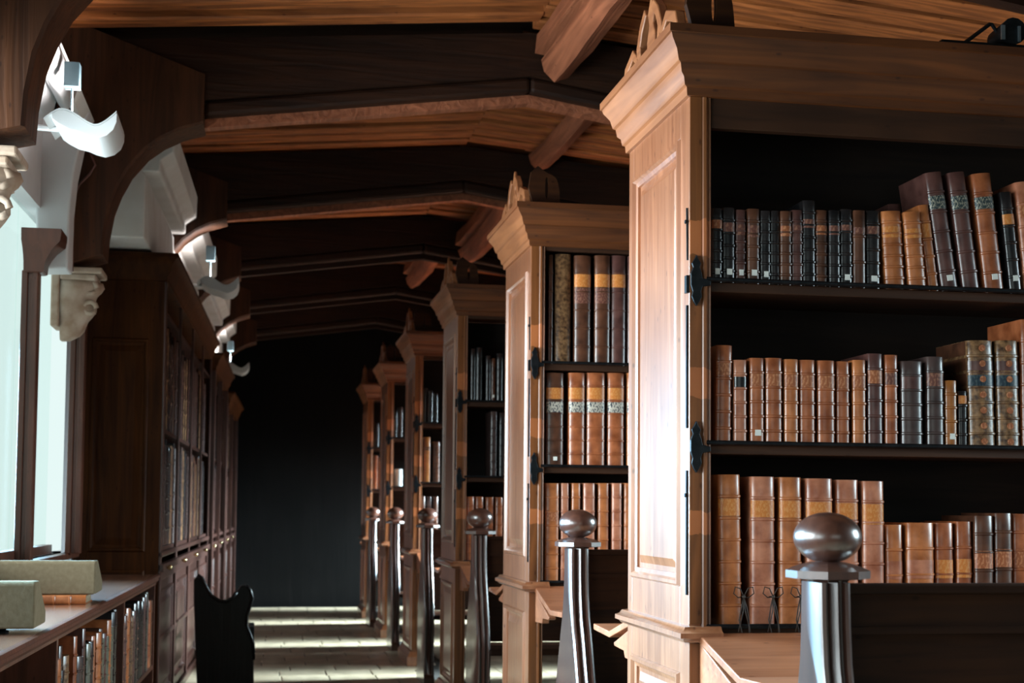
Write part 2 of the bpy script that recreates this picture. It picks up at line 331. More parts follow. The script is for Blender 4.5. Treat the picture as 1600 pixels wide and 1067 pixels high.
# ------------------------------------------------------------------ trusses (tie beam, arched brace, wall post), each a thing
def arc_pts(): # inner curve of the brace, measured on the second truss
    px = [(165, 405), (168, 370), (176, 330), (188, 300), (204, 272), (230, 243), (256, 225), (285, 212), (320, 203)]
    return [XZ(a, b, 7.15) for a, b in px]
ARC = arc_pts()
def truss(k, label):
    Y = 4.79+2.36*k; T = thing('roof_truss', label, 'roof truss', (0, Y, 0), 'arched roof trusses'); dx = .0275*(Y-7.15) if k > 1 else 0
    dz = rnd.uniform(-.01, .01) if k > 1 else 0
    xl = ARC[0][0]; top = [(RX, RZ-.03), (-1.3, cz(-1.3)-.03)]
    z0 = ARC[-1][1]; zr = 3.33
    # tie beam: left limb rising to the ridge, right limb falling
    def beam(o_, z_lo, z_hi, y0, y1, m):
        m.prism([(ARC[-1][0], z0+z_lo), (RX, zr+z_lo), (RX, zr+z_hi), (ARC[-1][0], z0+z_hi)], y0, y1, 'y')
        m.prism([(RX, zr+z_lo), (XR, z0+z_lo-.25), (XR, z0+z_hi-.25), (RX, zr+z_hi)], y0, y1, 'y'); return m
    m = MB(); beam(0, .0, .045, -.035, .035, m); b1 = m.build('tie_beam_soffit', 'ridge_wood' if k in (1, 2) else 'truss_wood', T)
    m = MB(); beam(0, .045, .125, -.09, .09, m); b2 = m.build('tie_beam_moulding', 'truss_wood', T, bevel=.02)
    m = MB(); m.prism([(-1.25, z0+.10), (ARC[-1][0], z0+.125), (RX, zr+.125), (XR, z0-.12), (XR, cz(XR)-.0), (RX, RZ-.0), (-1.25, cz(-1.25)-.0)], -.11, .11, 'y'); m.build('tie_beam', 'truss_wood', T)
    # arched brace + post in one curved timber
    out = [(skew(-.965, Y)-dx, 2.36), (skew(-.965, Y)-dx, 3.6), (ARC[-1][0], 3.35)]
    inner = [(x, z) for x, z in ARC]
    inner2 = [(x-.0, z) for x, z in inner]
    m = MB()
    def ring(y, off):
        r = []
        for i, (x, z) in enumerate(inner2):
            a = inner2[max(i-1, 0)]; b = inner2[min(i+1, len(inner2)-1)]
            tx, tz = b[0]-a[0], b[1]-a[1]; l = math.hypot(tx, tz); nx, nz = -tz/l, tx/l
            r.append((x+nx*off, y, z+nz*off))
        r += [(out[2][0], y, out[2][1]), (out[1][0], y, out[1][1]), (out[0][0], y, out[0][1])]
        return r
    m.layers([ring(-.13, .012), ring(-.118, 0), ring(.118, 0), ring(.13, .012)])
    br = m.build('arched_brace', 'brace_wood', T, smooth=True); br.location.x = dx
    return T
ords = ['first', 'second', 'third', 'fourth', 'fifth', 'sixth', 'seventh', 'eighth', 'ninth', 'tenth', 'eleventh', 'twelfth', 'thirteenth', 'fourteenth', 'fifteenth', 'sixteenth', 'seventeenth', 'eighteenth', 'nineteenth', 'twentieth', 'twenty-first', 'twenty-second', 'twenty-third', 'twenty-fourth', 'twenty-fifth', 'twenty-sixth']
TL = ['dark arched timber brace nearest the camera, over the carved stone corbel',
      'second dark arched roof truss, with reddish beam above the nearer lamp',
      'third dark roof truss from the camera, beyond the first white lamp',
      'fourth dark roof truss from the camera, over the tall left cabinet',
      'fifth dark roof truss from the camera, deep in shadow', 'sixth and last dark roof truss, next to the black end wall']
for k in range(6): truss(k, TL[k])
# ridge beams, one to each bay, old and crooked
def ridge(y0, y1, cx, cz_, s, label):
    prof = [(-.075, .16), (-.085, .07), (-.03, .055), (-.035, .035), (-.06, .03), (-.045, -.03), (.0, -.075), (.075, -.045), (.11, .02), (.11, .16)]
    rs = []; n = 9; rr = random.Random(int(y0*10))
    for i in range(n+1):
        t = i/n; yy = y0+(y1-y0)*t
        rs.append([(cx+a*s+rr.uniform(-.006, .006)+.03*math.sin(3*t), yy+(.03 if i == n else 0)*rr.uniform(-1, 1), cz_+b*s+rr.uniform(-.006, .006)) for a, b in prof])
    o = MB().layers(rs).build('ridge_beam', 'ridge_wood', None, smooth=True); tag(o, label, 'ridge beam', 'ridge beams between the trusses'); return o
RB = [(2.65, 4.66), (5.0, 6.99), (7.31, 9.36), (9.67, 11.71), (12.03, 14.07)]
RBL = ['rough reddish ridge beam overhead, before the first truss', 'rough pinkish squared ridge beam hanging at the top centre above the nearest bookcase', 'dark brown ridge beam just beyond the reddish tie beam',
       'short reddish ridge beam seen left of the second bookcase top', 'dark ridge beam farthest down the room']
e1 = XZ(860, 128, 6.99); e2 = XZ(832, 268, 9.36); e3 = XZ(728, 412, 11.71)
ridge(*RB[0], 1.42, 3.52, 1, RBL[0]); ridge(*RB[1], e1[0]+.01, e1[1]+.075, 1.1, RBL[1]); ridge(*RB[2], e2[0]+.03, e2[1]+.075, 1.0, RBL[2])
ridge(*RB[3], e3[0], e3[1]+.08, 1.15, RBL[3]); ridge(*RB[4], 1.5, 3.50, 1, RBL[4])

# ------------------------------------------------------------------ bookcases on the right
XE, DEP = 1.2, 0.66           # aisle face and depth (along Y)
def bookcase(label):
    Y0 = 3.82; T = thing('bookcase', label, 'bookcase', (XE, Y0, 0), 'bookcases standing out from the aisle')
    X1 = 3.15                  # length out from the aisle
    D = DEP; h = 2.41
    # end frame: stiles and rails
    m = MB().box(0, .035, .0, .085, 0, h).box(0, .035, D-.055, D, 0, h).box(0, .035, .085, D-.055, 2.30, h).box(0, .035, .085, D-.055, .885, 1.0).box(0, .035, .085, D-.055, .755, .85).box(0, .035, .085, D-.055, 0, .13)
    m.build('end_frame', 'pine_panel', T, bevel=.002)
    px = lambda a, b, d: (d, a, b)
    offs = [(0, .03), (0, .0), (.006, -.009), (.016, -.009), (.022, .002), (.034, .006), (.036, .014), (.05, .014), (.075, .004)]
    rings_panel((.085, D-.055, 1.0, 2.30), offs, px).build('upper_panel', 'pine_panel', T)
    rings_panel((.085, D-.055, .13, .755), offs, px).build('lower_panel', 'pine_panel', T)
    # belt moulding and plinth, wrapping the end
    def wrap(prof, name, mat, xr=X1, **k):
        m = MB(); rs = []
        for o_, z in prof: rs.append([(xr, -o_, z), (-o_, -o_, z), (-o_, D+o_, z), (xr, D+o_, z)])
        n = len(prof); vs = [p for r in rs for p in r]; fs = []
        for a in range(n-1):
            for i in range(3): fs.append((a*4+i, a*4+i+1, (a+1)*4+i+1, (a+1)*4+i))
        for i in range(3): fs.append(((n-1)*4+i, (n-1)*4+i+1, i+1, i))
        fs += [tuple(a*4 for a in range(n)), tuple(a*4+3 for a in range(n))[::-1]]
        return m.add(vs, fs).build(name, mat, T, **k)
    wrap([(0, .848), (.018, .850), (.024, .858), (.034, .862), (.034, .876), (.022, .882), (.016, .892), (0, .895)], 'belt_moulding', 'pine_panel', .09, smooth=True)
    wrap([(0, 0), (.035, 0), (.035, .07), (.022, .085), (.012, .11), (0, .115)], 'plinth', 'pine_panel', .09, smooth=True)
    wrap([(0, 2.40), (.010, 2.402), (.012, 2.425), (.020, 2.43), (.024, 2.452), (.034, 2.462), (.038, 2.487), (.046, 2.492), (.054, 2.522), (.072, 2.548), (.076, 2.56), (.082, 2.562), (.082, 2.585), (0, 2.585)], 'cornice', 'pine_cornice', X1, smooth=True); cor = T.children_recursive if False else bpy.data.objects['cornice']
    cor.data.materials.append(MATS['case_cross'])
    for p in cor.data.polygons:
        if p.center.x > .3: p.material_index = 1
    # frieze, top, header boards
    MB().box(.036, X1, .012, D-.012, 2.405, 2.55).build('frieze_board', 'case_cross', T)
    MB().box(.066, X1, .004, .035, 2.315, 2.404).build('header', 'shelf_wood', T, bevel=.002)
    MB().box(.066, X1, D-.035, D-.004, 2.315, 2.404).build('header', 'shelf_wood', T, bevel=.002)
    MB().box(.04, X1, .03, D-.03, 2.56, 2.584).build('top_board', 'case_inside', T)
    for s in (0, 1):
        ya, yb = (-.002, .05) if s == 0 else (D-.05, D+.002)
        m = MB().box(.036, .040, ya, yb, 0, 2.40) if False else MB()
        m.box(.0355, .042, ya+.002, yb-.002, .0, 2.40)
        # moulded inner half of the post
        if s == 0:
            m.prism([(.036, .05), (.036, -.002), (.041, -.007), (.048, -.008), (.052, -.002), (.056, .002), (.062, -.002), (.066, .006), (.066, .05)], 0.0, 2.40, 'z')
        else:
            m.prism([(.036, D-.05), (.036, D+.002), (.041, D+.007), (.048, D+.008), (.052, D+.002), (.056, D-.002), (.062, D+.002), (.066, D-.006), (.066, D-.05)], 0.0, 2.40, 'z')
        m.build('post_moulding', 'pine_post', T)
        # face of the post
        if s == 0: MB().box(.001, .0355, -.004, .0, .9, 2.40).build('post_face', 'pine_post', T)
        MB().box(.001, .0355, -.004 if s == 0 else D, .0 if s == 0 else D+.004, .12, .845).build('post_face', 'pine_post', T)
    for z, t in ((1.842, .028), (1.378, .026), (.86, .026)):
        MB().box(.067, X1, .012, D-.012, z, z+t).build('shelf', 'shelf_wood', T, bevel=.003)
        MB().tube([(.05, .0, z+t+.006), (X1, .0, z+t+.006)], .007, 8).build('chain_rod', 'iron', T, smooth=True)
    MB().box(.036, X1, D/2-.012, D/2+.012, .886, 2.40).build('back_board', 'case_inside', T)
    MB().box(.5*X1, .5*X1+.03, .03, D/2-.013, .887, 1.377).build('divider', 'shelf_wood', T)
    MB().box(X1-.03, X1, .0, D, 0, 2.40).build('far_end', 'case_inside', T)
    # iron hasps and lock bar
    for z in (1.868, 1.395):
        m = MB()
        pts = [(.018, .075), (.023, .062), (.031, .050), (.027, .038), (.033, .024), (.036, .008), (.060, .002), (.060, -.012), (.036, -.016), (.031, -.03), (.034, -.045), (.026, -.06), (.018, -.072), (.010, -.06), (.004, -.045), (.007, -.03), (.001, -.012), (.001, .02), (.008, .038), (.004, .05), (.012, .062)]
        m.prism([(a, z+b) for a, b in pts], -.014, -.003, 'y'); m.build('hasp', 'iron', T, bevel=.002)
    m = MB().box(-.006, .001, .006, .014, 1.45, 1.80)
    m.tube([(-.002, .01, 1.93), (-.004, .01, 2.08)], .003, 6).box(-.008, .002, .000, .02, 1.835, 1.885).box(-.006, .001, .006, .014, .98, 1.33).tube([(-.01, .01, 1.26), (.0, .01, 1.26)], .006, 8).tube([(-.01, .01, 2.04), (.0, .01, 2.04)], .006, 8)
    m.build('lock_bar', 'iron', T)
    # sloping desks on both sides with their brackets
    for s in (0, 1):
        fy = (lambda y: y) if s == 0 else (lambda y: D-y)
        pr = [(-.002, .874), (-.002, .850), (-.345, .770), (-.575, .778), (-.578, .800), (-.35, .792)]
        MB().prism([(fy(a), b) for a, b in pr], .025, X1-.05, 'x').build('desk', 'desk_wood', T, bevel=.003)
        br = [(-.003, .845), (-.003, .60), (-.05, .60), (-.10, .64), (-.13, .69), (-.21, .695), (-.23, .735), (-.33, .738), (-.35, .762), (-.50, .768), (-.35, .768)]
        br = [(-.003, .848), (-.003, .715), (-.15, .72), (-.165, .742), (-.29, .746), (-.30, .757)]
        MB().prism([(fy(a), b) for a, b in br], .03, .062, 'x').build('bracket', 'desk_wood', T, bevel=.003)
        MB().prism([(fy(a), b) for a, b in br], X1-.11, X1-.08, 'x').build('bracket', 'desk_wood', T)
    # pierced cresting
    m = MB()
    def strap(pts, x0, x1, wd):
        L_ = []; Rr = []
        for i, (a, b) in enumerate(pts):
            p = pts[max(i-1, 0)]; q = pts[min(i+1, len(pts)-1)]; t = (q[0]-p[0], q[1]-p[1]); l = math.hypot(*t) or 1
            ww = wd*(1-.35*i/len(pts)); L_.append((a-t[1]/l*ww, b+t[0]/l*ww)); Rr.append((a+t[1]/l*ww, b-t[0]/l*ww))
        m.prism(L_+Rr[::-1], x0, x1, 'x')
    z0 = 2.585; cy = .33
    for sg in (-1, 1):
        strap([(cy+sg*.30, z0), (cy+sg*.27, z0+.07), (cy+sg*.19, z0+.10), (cy+sg*.13, z0+.06), (cy+sg*.17, z0+.03)], -.03, .0, .020)
        strap([(cy+sg*.10, z0), (cy+sg*.12, z0+.10), (cy+sg*.09, z0+.15), (cy+sg*.04, z0+.19)], -.03, .0, .022)
    m.prism([(cy-.035, z0), (cy+.035, z0), (cy+.045, z0+.09), (cy+.02, z0+.14), (cy+.035, z0+.18), (cy, z0+.235), (cy-.035, z0+.18), (cy-.02, z0+.14), (cy-.045, z0+.09)], -.022, -.008, 'x')
    m.box(-.035, .005, cy-.33, cy+.33, z0-.001, z0+.018)
    m.build('cresting', 'pine_cornice', T, smooth=True, bevel=.004)
    # small cresting board returning along the front, with an oval hole
    ov = [(.062+.008*math.cos(t*math.pi/8), 2.66+.05*math.sin(t*math.pi/8)) for t in range(16)]
    outb = [(.0, 2.586), (.125, 2.586), (.12, 2.65), (.112, 2.70), (.09, 2.72), (.06, 2.73), (.02, 2.76), (-.01, 2.73), (-.02, 2.66)]
    ob = []
    for t in range(16):
        a = t*math.pi/8; d = (math.cos(a), math.sin(a)); best = None
        for i in range(len(outb)):
            p, q = outb[i], outb[(i+1) % len(outb)]; ex, ez = q[0]-p[0], q[1]-p[1]; den = d[0]*ez-d[1]*ex
            if abs(den) < 1e-9: continue
            wx, wz = p[0]-.062, p[1]-2.66; s_ = (wx*ez-wz*ex)/den; u = (wx*d[1]-wz*d[0])/den
            if s_ > 0 and -1e-6 <= u <= 1+1e-6: best = s_ if best is None else min(best, s_)
        ob.append((.062+d[0]*best, 2.66+d[1]*best))
    m = MB(); n = 16; vs = [(a, y_, b) for y_ in (-.035, -.01) for a, b in ob]+[(a, y_, b) for y_ in (-.035, -.01) for a, b in ov]; fs = []
    for i in range(n):
        j = (i+1) % n
        fs += [(i, j, 2*n+j, 2*n+i), (n+i, n+j, 3*n+j, 3*n+i), (i, j, n+j, n+i), (2*n+i, 2*n+j, 3*n+j, 3*n+i)]
    m.add(vs, fs); m.build('cresting_return', 'bench_board', T)
    return T
CL = ['nearest tall pine bookcase with bright panelled end at right', 'second pine bookcase down the aisle, panelled end lit orange', 'third bookcase down the aisle, end in dark shadow', 'fourth bookcase down the aisle, thin lit end',
      'fifth bookcase down the aisle, dark and narrow', 'sixth bookcase, farthest by the black end wall']
case0 = bookcase(CL[0])
for k in range(1, 6):
    c = copy_tree(case0, 2.36*k); c['label'] = CL[k]
    for h in c.children:                    # the others have a thinner header
        if h.name.startswith('header'): h.scale.z = .22; h.location.z = 2.404*.78
# ------------------------------------------------------------------ benches
def bench(label):
    T = thing('bench', label, 'bench', (1.16, 2.83, 0), 'benches with ball finials')
    hw = [(0, .235), (.05, .235), (.07, .21), (.20, .20), (.46, .205), (.52, .20), (.60, .172), (.68, .140), (.75, .112), (.82, .080), (.90, .062), (.98, .055), (1.07, .052)]
    hs = []
    for i in range(len(hw)-1):
        for t in (0, .5): hs.append((hw[i][0]*(1-t)+hw[i+1][0]*t, hw[i][1]*(1-t)+hw[i+1][1]*t))
    hs.append(hw[-1])
    rs = []
    for x, o_ in [(-.006, .008), (.0, 0), (.008, -.002), (.012, .006), (.014, .014), (.018, .014), (.034, -.002), (.038, .004), (.044, .012), (.048, .012), (.052, .002), (.058, .0), (.066, .008)]:
        rs.append([(x, w_-o_ if z > .07 else w_, z) for z, w_ in hs]+[(x, -(w_-o_) if z > .07 else -w_, z) for z, w_ in hs[::-1]])
    MB().layers(rs).build('bench_end', 'bench_wood', T, smooth=True)
    # octagonal cap
    m = MB(); c = (.035, 0)
    m.lathe([(.040, 1.068), (.045, 1.074), (.088, 1.078), (.088, 1.094), (.07, 1.102), (.05, 1.108), (.032, 1.112)], c, 8)
    m.build('cap', 'bench_wood', T)
    prof = [(.030, 1.106)]+[(max(.001, .072*math.cos(a)), 1.163+.054*math.sin(a)) for a in [(-75+150*i/16)*math.pi/180 for i in range(17)]]+[(.001, 1.2168)]
    MB().lathe(prof, c, 32).build('ball_finial', 'bench_wood', T, smooth='all')
    MB().box(.061, 3.1, -.016, .016, .50, 1.045).build('backrest', 'bench_board', T)
    MB().box(.061, 3.1, -.024, .024, 1.045, 1.066).build('top_rail', 'bench_board', T, bevel=.004)
    MB().box(.061, 3.1, -.022, -.016, .96, .975).build('bead', 'bench_board', T)
    for s in (-1, 1):
        MB().box(.061, 3.1, min(s*.017, s*.215), max(s*.017, s*.215), .445, .475).build('seat', 'bench_board', T, bevel=.005)
    MB().box(3.04, 3.1, -.2, .2, 0, .444).build('foot', 'bench_board', T)
    return T
BL = ['nearest dark bench with large glossy ball finial, in front of nearest bookcase', 'second bench with pale curved end and ball finial, left of the nearest panelled bookcase end',
      'third bench with ball finial, left of the second bookcase', 'fourth bench, dark end with white sheen beside the fourth bookcase', 'fifth bench with small ball finial, far down the aisle', 'sixth bench, farthest and smallest down the aisle']
b0 = bench(BL[0])
for k in range(1, 6): c = copy_tree(b0, 2.36*k); c['label'] = BL[k]

# ------------------------------------------------------------------ books
def book_mesh(w_, h_, d_, bands, rough_n=8, rib=.0028):
    nb = rough_n; e = .006; bul = min(.016, w_*.22)
    arc = [(w_/2-w_/2*math.cos(math.pi*i/nb), -bul*math.sin(math.pi*i/nb)) for i in range(1, nb)]
    outer = [(0, d_), (0, e)]+[(a, e*0+b) for a, b in [(.0, .0)]+arc+[(w_, .0)]]+[(w_, e), (w_, d_)]
    t = .0028; inner = []
    for i, (x, y) in enumerate(outer):
        if i == 0: inner.append((t, d_))
        elif i == len(outer)-1: inner.append((w_-t, d_))
        else: inner.append((min(max(x, t), w_-t), .007))
    zs = [(0, 0), (.001, 0)]
    zb = [h_*(j+1)/(bands+1) for j in range(bands)] if bands else []
    for z in zb: zs += [(z-.0045, 0), (z-.002, rib), (z+.002, rib), (z+.0045, 0)]
    zs += [(h_-.001, 0), (h_, -.0005)]
    n = len(outer); vs = []; fs = []
    for z, r_ in zs:
        for i, (x, y) in enumerate(outer):
            if 1 < i < n-2:
                cx = (x-w_/2)/(w_/2); vs.append((x+(r_*.6*cx), y-r_, z))
            else: vs.append((x, y, z))
    for k in range(len(zs)-1):
        for i in range(n-1): fs.append((k*n+i, k*n+i+1, (k+1)*n+i+1, (k+1)*n+i))
    o = len(vs)
    for z in (0, h_): vs += [(x, y, z) for x, y in inner]
    for i in range(n-1):
        fs.append((i, i+1, o+i+1, o+i)); fs.append(((len(zs)-1)*n+i, (len(zs)-1)*n+i+1, o+n+i+1, o+n+i)); fs.append((o+i, o+i+1, o+n+i+1, o+n+i))
    fs.append((0, o, o+n, (len(zs)-1)*n)); fs.append((n-1, o+n-1, o+2*n-1, len(zs)*n-1))
    return MB().add(vs, fs), arc, bul, zb
def book(x, y, z, w_, h_, d_, mat, label, group, bands=5, labels=(), tagz=None, lean=0.0, face='y', small=False):
    """stands at x (left edge of spine), spine facing -Y (or +X for face='x')"""
    mb, arc, bul, zb = book_mesh(w_, h_, d_, bands, 4 if small else 8)
    o = mb.build('book', mat, None, smooth=True); tag(o, label, 'book', group)
    if mat == 'leather_gilt':                 # gilt tooling is only on the spine; boards are plain
        o.data.materials.append(MATS['leather_brown'])
        for p in o.data.polygons:
            if abs(p.normal.x) > .95 and p.area > .002: p.material_index = 1
        if zb and face == 'y':
            for a, b in zip([0]+zb, zb+[h_]):
                MB().tube([(w_/2, -bul-.0022, (a+b)/2), (w_/2, -bul+.004, (a+b)/2)], min(.010, w_*.2), 10).build('rosette', 'label_russet', o)
    if not small or face == 'y':
        MB().box(.0032, w_-.0032, .0075, d_-.004, .004, h_-.005).build('pages', 'pages', o)
    full = [(0.0, 0.0)]+arc+[(w_, 0.0)]
    for (f0, f1, lm) in labels:
        z0, z1 = h_*f0, h_*f1; vs = []; fs = []
        for zz in (z0, z1):
            vs += [(a, b-.0018, zz) for a, b in full]
        for zz in (z0, z1): vs += [(a, b+.0005, zz) for a, b in full]
        n = len(full)
        for i in range(n-1): fs += [(i, i+1, n+i+1, n+i), (2*n+i, 2*n+i+1, i+1, i), (3*n+i, 3*n+i+1, n+i+1, n+i)]
        MB().add(vs, fs).build('title_label', lm, o, smooth=True)
    if tagz is not None:
        tw = min(.009, w_*.22); q = w_*.5; b = bul+.002
        MB().box(q-tw, q+tw, -b-.001, -b+.0012, tagz, tagz+.017).build('shelf_mark', 'tag_paper', o)
    o.location = (x, y, z)
    if face == 'x': o.rotation_euler = (0, 0, math.pi/2)
    elif lean: o.rotation_euler = (0, -lean, 0)
    return o
def row(casename, shelfname, Y, zb, items, group, d_=.20):
    n = 0
    for it in items:
        l, r, top, mat, desc = it[:5]; kw = it[5] if len(it) > 5 else {}
        kw = dict(kw); lab = kw.pop('L', None); sh = kw.pop('lean', 0)
        x0 = atY(l, 800, Y)[0]; x1 = atY(r, 800, Y)[0]; zt = atY((l+r)/2, top, Y)[2]
        x0 += kw.pop('dx', 0)
        h_ = zt-zb; w_ = (x1-x0)
        if sh: h_ = h_/math.cos(sh)
        label = lab or '%s, %s from the post, %s of %s' % (desc, ords[n], shelfname, casename)
        dd = kw.pop('d', d_)
        book(x0, Y+kw.pop('dy', random.uniform(-.004, .006)), zb+(w_*math.sin(-sh) if sh < 0 else 0)+.0005, w_, h_, dd, mat, label, group, lean=sh, **kw); n += 1
    return
T_, B_ = 'label_teal', 'label_blue'
o_ = 'label_orange'; r__ = 'label_russet'; p_ = 'label_plum'; wt = 'label_white'
YF = 3.855
# top shelf of the nearest bookcase (bottoms on z=1.885)
A = [
 (1111.5, 1128, 326, 'leather_black', 'black book, ochre label', dict(labels=[(.72, .86, 'label_russet')], tagz=.025, bands=6)),
 (1129.5, 1148, 325, 'leather_black', 'black book, red label', dict(labels=[(.66, .80, p_)], tagz=.025)),
 (1150.5, 1166, 328, 'leather_plum', 'dark ribbed book with white mark', dict(labels=[(.66, .8, p_)], tagz=.025, bands=6)),
 (1168.5, 1187, 327, 'leather_brown', 'dark brown book with white mark', dict(labels=[(.62, .78, p_)], tagz=.025)),
 (1189, 1204.5, 330, 'leather_black', 'glossy black book with white mark', dict(tagz=.022, bands=6)),
 (1205.5, 1219, 330, 'leather_black', 'plain dark blue-black book', dict(bands=6)),
 (1220, 1237, 331, 'leather_brown', 'brown ribbed book', dict(labels=[(.66, .80, r__)], bands=6)),
 (1238.5, 1255, 329, 'leather_plum', 'reddish brown slim book', dict(labels=[(.70, .8, p_)], bands=6)),
 (1256, 1275.5, 314, 'leather_black', 'taller dark book standing above its neighbours', dict(labels=[(.68, .78, p_)], bands=6)),
 (1277, 1295, 329, 'leather_brown', 'brown book with pink ribs', dict(labels=[(.68, .8, r__)], bands=6)),
 (1296.5, 1313.5, 330, 'leather_black', 'black book with brown label', dict(labels=[(.68, .8, p_)], bands=6)),
 (1315, 1333, 328, 'leather_black', 'black book with low white mark', dict(labels=[(.70, .80, p_)], tagz=.022, bands=6)),
 (1334.5, 1353.5, 330, 'leather_brown', 'brown book with smooth spine', dict(labels=[(.70, .78, p_)], bands=2)),
 (1356, 1378, 330, 'leather_black', 'broad black book with white mark', dict(labels=[(.70, .8, p_)], tagz=.022, bands=5)),
 (1386, 1417, 332, 'leather_tan', 'broad orange-tan book', dict(labels=[(.66, .80, o_)], lean=.055, bands=6)),
 (1421, 1449, 334, 'leather_tan', 'orange-tan book', dict(labels=[(.66, .78, o_)], lean=.08, dx=.002, bands=6)),
 (1453.5, 1471.5, 322, 'leather_tan', 'narrow leaning orange-tan book', dict(labels=[(.62, .78, o_)], lean=.125, dx=.004, bands=4)),
 (1475.5, 1502, 273, 'leather_plum', 'large leaning plum folio with black label', dict(labels=[(.69, .80, T_)], tagz=.030, lean=.145, bands=5)),
 (1508.5, 1535, 273, 'leather_plum', 'large plum folio with teal label', dict(labels=[(.69, .80, T_)], lean=.13, bands=5)),
 (1543, 1573, 275, 'leather_russet', 'large russet folio with dark label', dict(labels=[(.70, .80, T_)], tagz=.038, lean=.115, bands=5)),
 (1581.5, 1600, 303, 'leather_black', 'slim black book with orange label', dict(labels=[(.68, .78, o_)], tagz=.038, lean=.10, bands=5)),
 (1605, 1632, 288, 'leather_pink', 'pinkish folio at the photo edge', dict(labels=[(.68, .82, r__)], lean=.09, bands=4)),
]
row('nearest bookcase', 'upper shelf', YF, 1.8705, A, 'books on the upper shelf of the nearest bookcase', .17)
# the broad cover standing behind them
x = atY(1398, 440, 4.0)[0]
bk = book(x, 4.045, 1.8705, .045, .300, .09, 'leather_plum', 'dull red large book set crosswise behind the orange-tan books', 'books on the upper shelf of the nearest bookcase', bands=0, small=True)
bk.rotation_euler = (0, 0, 0)
Bk = [
 (1117.5, 1142, 540, 'leather_russet', 'tall russet folio', dict(labels=[(.70, .84, r__)], bands=5, lean=-.012)),
 (1146, 1165.5, 563, 'leather_pink', 'pink-brown book with black label', dict(labels=[(.66, .80, 'leather_black')], bands=5)),
 (1171.5, 1193, 560, 'leather_russet', 'russet volume with white mark', dict(labels=[(.68, .82, r__)], tagz=.028)),
 (1196, 1221.5, 560, 'leather_russet', 'russet volume', dict(labels=[(.68, .82, r__)])),
 (1225, 1246.5, 562, 'leather_tan', 'russet volume', dict(labels=[(.68, .82, r__)])),
 (1250, 1273.5, 563, 'leather_russet', 'russet volume', dict(labels=[(.68, .82, r__)])),
 (1278, 1304.5, 564, 'leather_russet', 'broad russet volume', dict(labels=[(.68, .82, r__)])),
 (1308.5, 1328.5, 565, 'leather_russet', 'russet volume', dict(labels=[(.68, .82, r__)])),
 (1333.5, 1353.5, 563, 'leather_tan', 'russet volume', dict(labels=[(.68, .82, r__)])),
 (1357, 1380, 553, 'leather_plum', 'plum-brown ribbed volume', dict(labels=[(.68, .82, r__)])),
 (1384, 1403.5, 555, 'leather_russet', 'dark-labelled russet volume', dict(labels=[(.66, .80, p_)])),
 (1409, 1442.5, 565, 'leather_grey', 'thick grey-plum book', dict(labels=[(.68, .82, 'leather_plum')])),
 (1449, 1475.5, 558, 'leather_grey', 'grey-brown ribbed book', dict(labels=[(.66, .82, p_)])),
 (1478, 1495.5, 595, 'leather_orange', 'short orange book with white mark', dict(tagz=.028, bands=4)),
 (1500, 1513.5, 611, 'leather_black', 'short thin black book', dict(labels=[(.78, .92, o_)], bands=3)),
 (1517, 1557, 533, 'leather_gilt', 'tall gilt-tooled folio with blue label', dict(labels=[(.70, .81, 'leather_plum'), (.57, .68, B_)], bands=6, lean=.018)),
 (1560.5, 1595, 533, 'leather_gilt', 'tall gilt-tooled folio with dark blue label', dict(labels=[(.70, .81, 'leather_plum'), (.57, .68, B_)], bands=6, lean=.012)),
 (1598, 1632, 500, 'leather_russet', 'tall brown folio at the photo edge', dict(bands=5)),
]
row('nearest bookcase', 'middle shelf', YF, 1.4045, Bk, 'books on the middle shelf of the nearest bookcase', .19)
Ck = [
 (1124, 1158, 742, 'leather_tan', 'large tan folio with orange label', dict(labels=[(.73, .84, o_)], bands=6, lean=.012)),
 (1172, 1209, 745, 'leather_pink', 'large pinkish tan folio', dict(labels=[(.73, .84, o_)], bands=6)),
 (1216.5, 1251, 746, 'leather_tan', 'large brown-tan folio', dict(labels=[(.73, .84, o_)], bands=6)),
 (1258, 1299, 748, 'leather_pink', 'large pale-topped folio', dict(labels=[(.73, .84, o_)], bands=6)),
 (1306, 1341, 750, 'leather_pink', 'large pink folio behind the ball finial', dict(labels=[(.73, .84, o_)], bands=6)),
 (1347, 1380, 752, 'leather_pink', 'large pink-brown folio', dict(labels=[(.70, .84, o_)], bands=6)),
 (1384, 1410, 820, 'leather_tan', 'short tan volume', dict(labels=[(.46, .64, 'leather_pink')], bands=3)),
 (1415.5, 1457.5, 817, 'leather_tan', 'short thick tan volume', dict(labels=[(.46, .64, 'leather_pink')], bands=3)),
 (1462, 1489, 817, 'leather_russet', 'short russet volume', dict(labels=[(.46, .64, o_)], bands=3)),
 (1494.5, 1518, 815, 'leather_russet', 'short orange-labelled volume', dict(labels=[(.46, .64, o_)], bands=3)),
 (1520.5, 1549, 806, 'leather_brown', 'ribbed brown volume', dict(labels=[(.52, .68, r__)], bands=5)),
 (1552.5, 1579, 802, 'leather_brown', 'dark brown volume', dict(labels=[(.52, .68, r__)], bands=5)),
 (1583, 1609, 803, 'leather_russet', 'brown volume at the photo edge', dict(labels=[(.52, .68, r__)], bands=5)),
]
row('nearest bookcase', 'lowest shelf', YF, .8865, Ck, 'books on the lowest shelf of the nearest bookcase', .20)
Y1 = 6.215
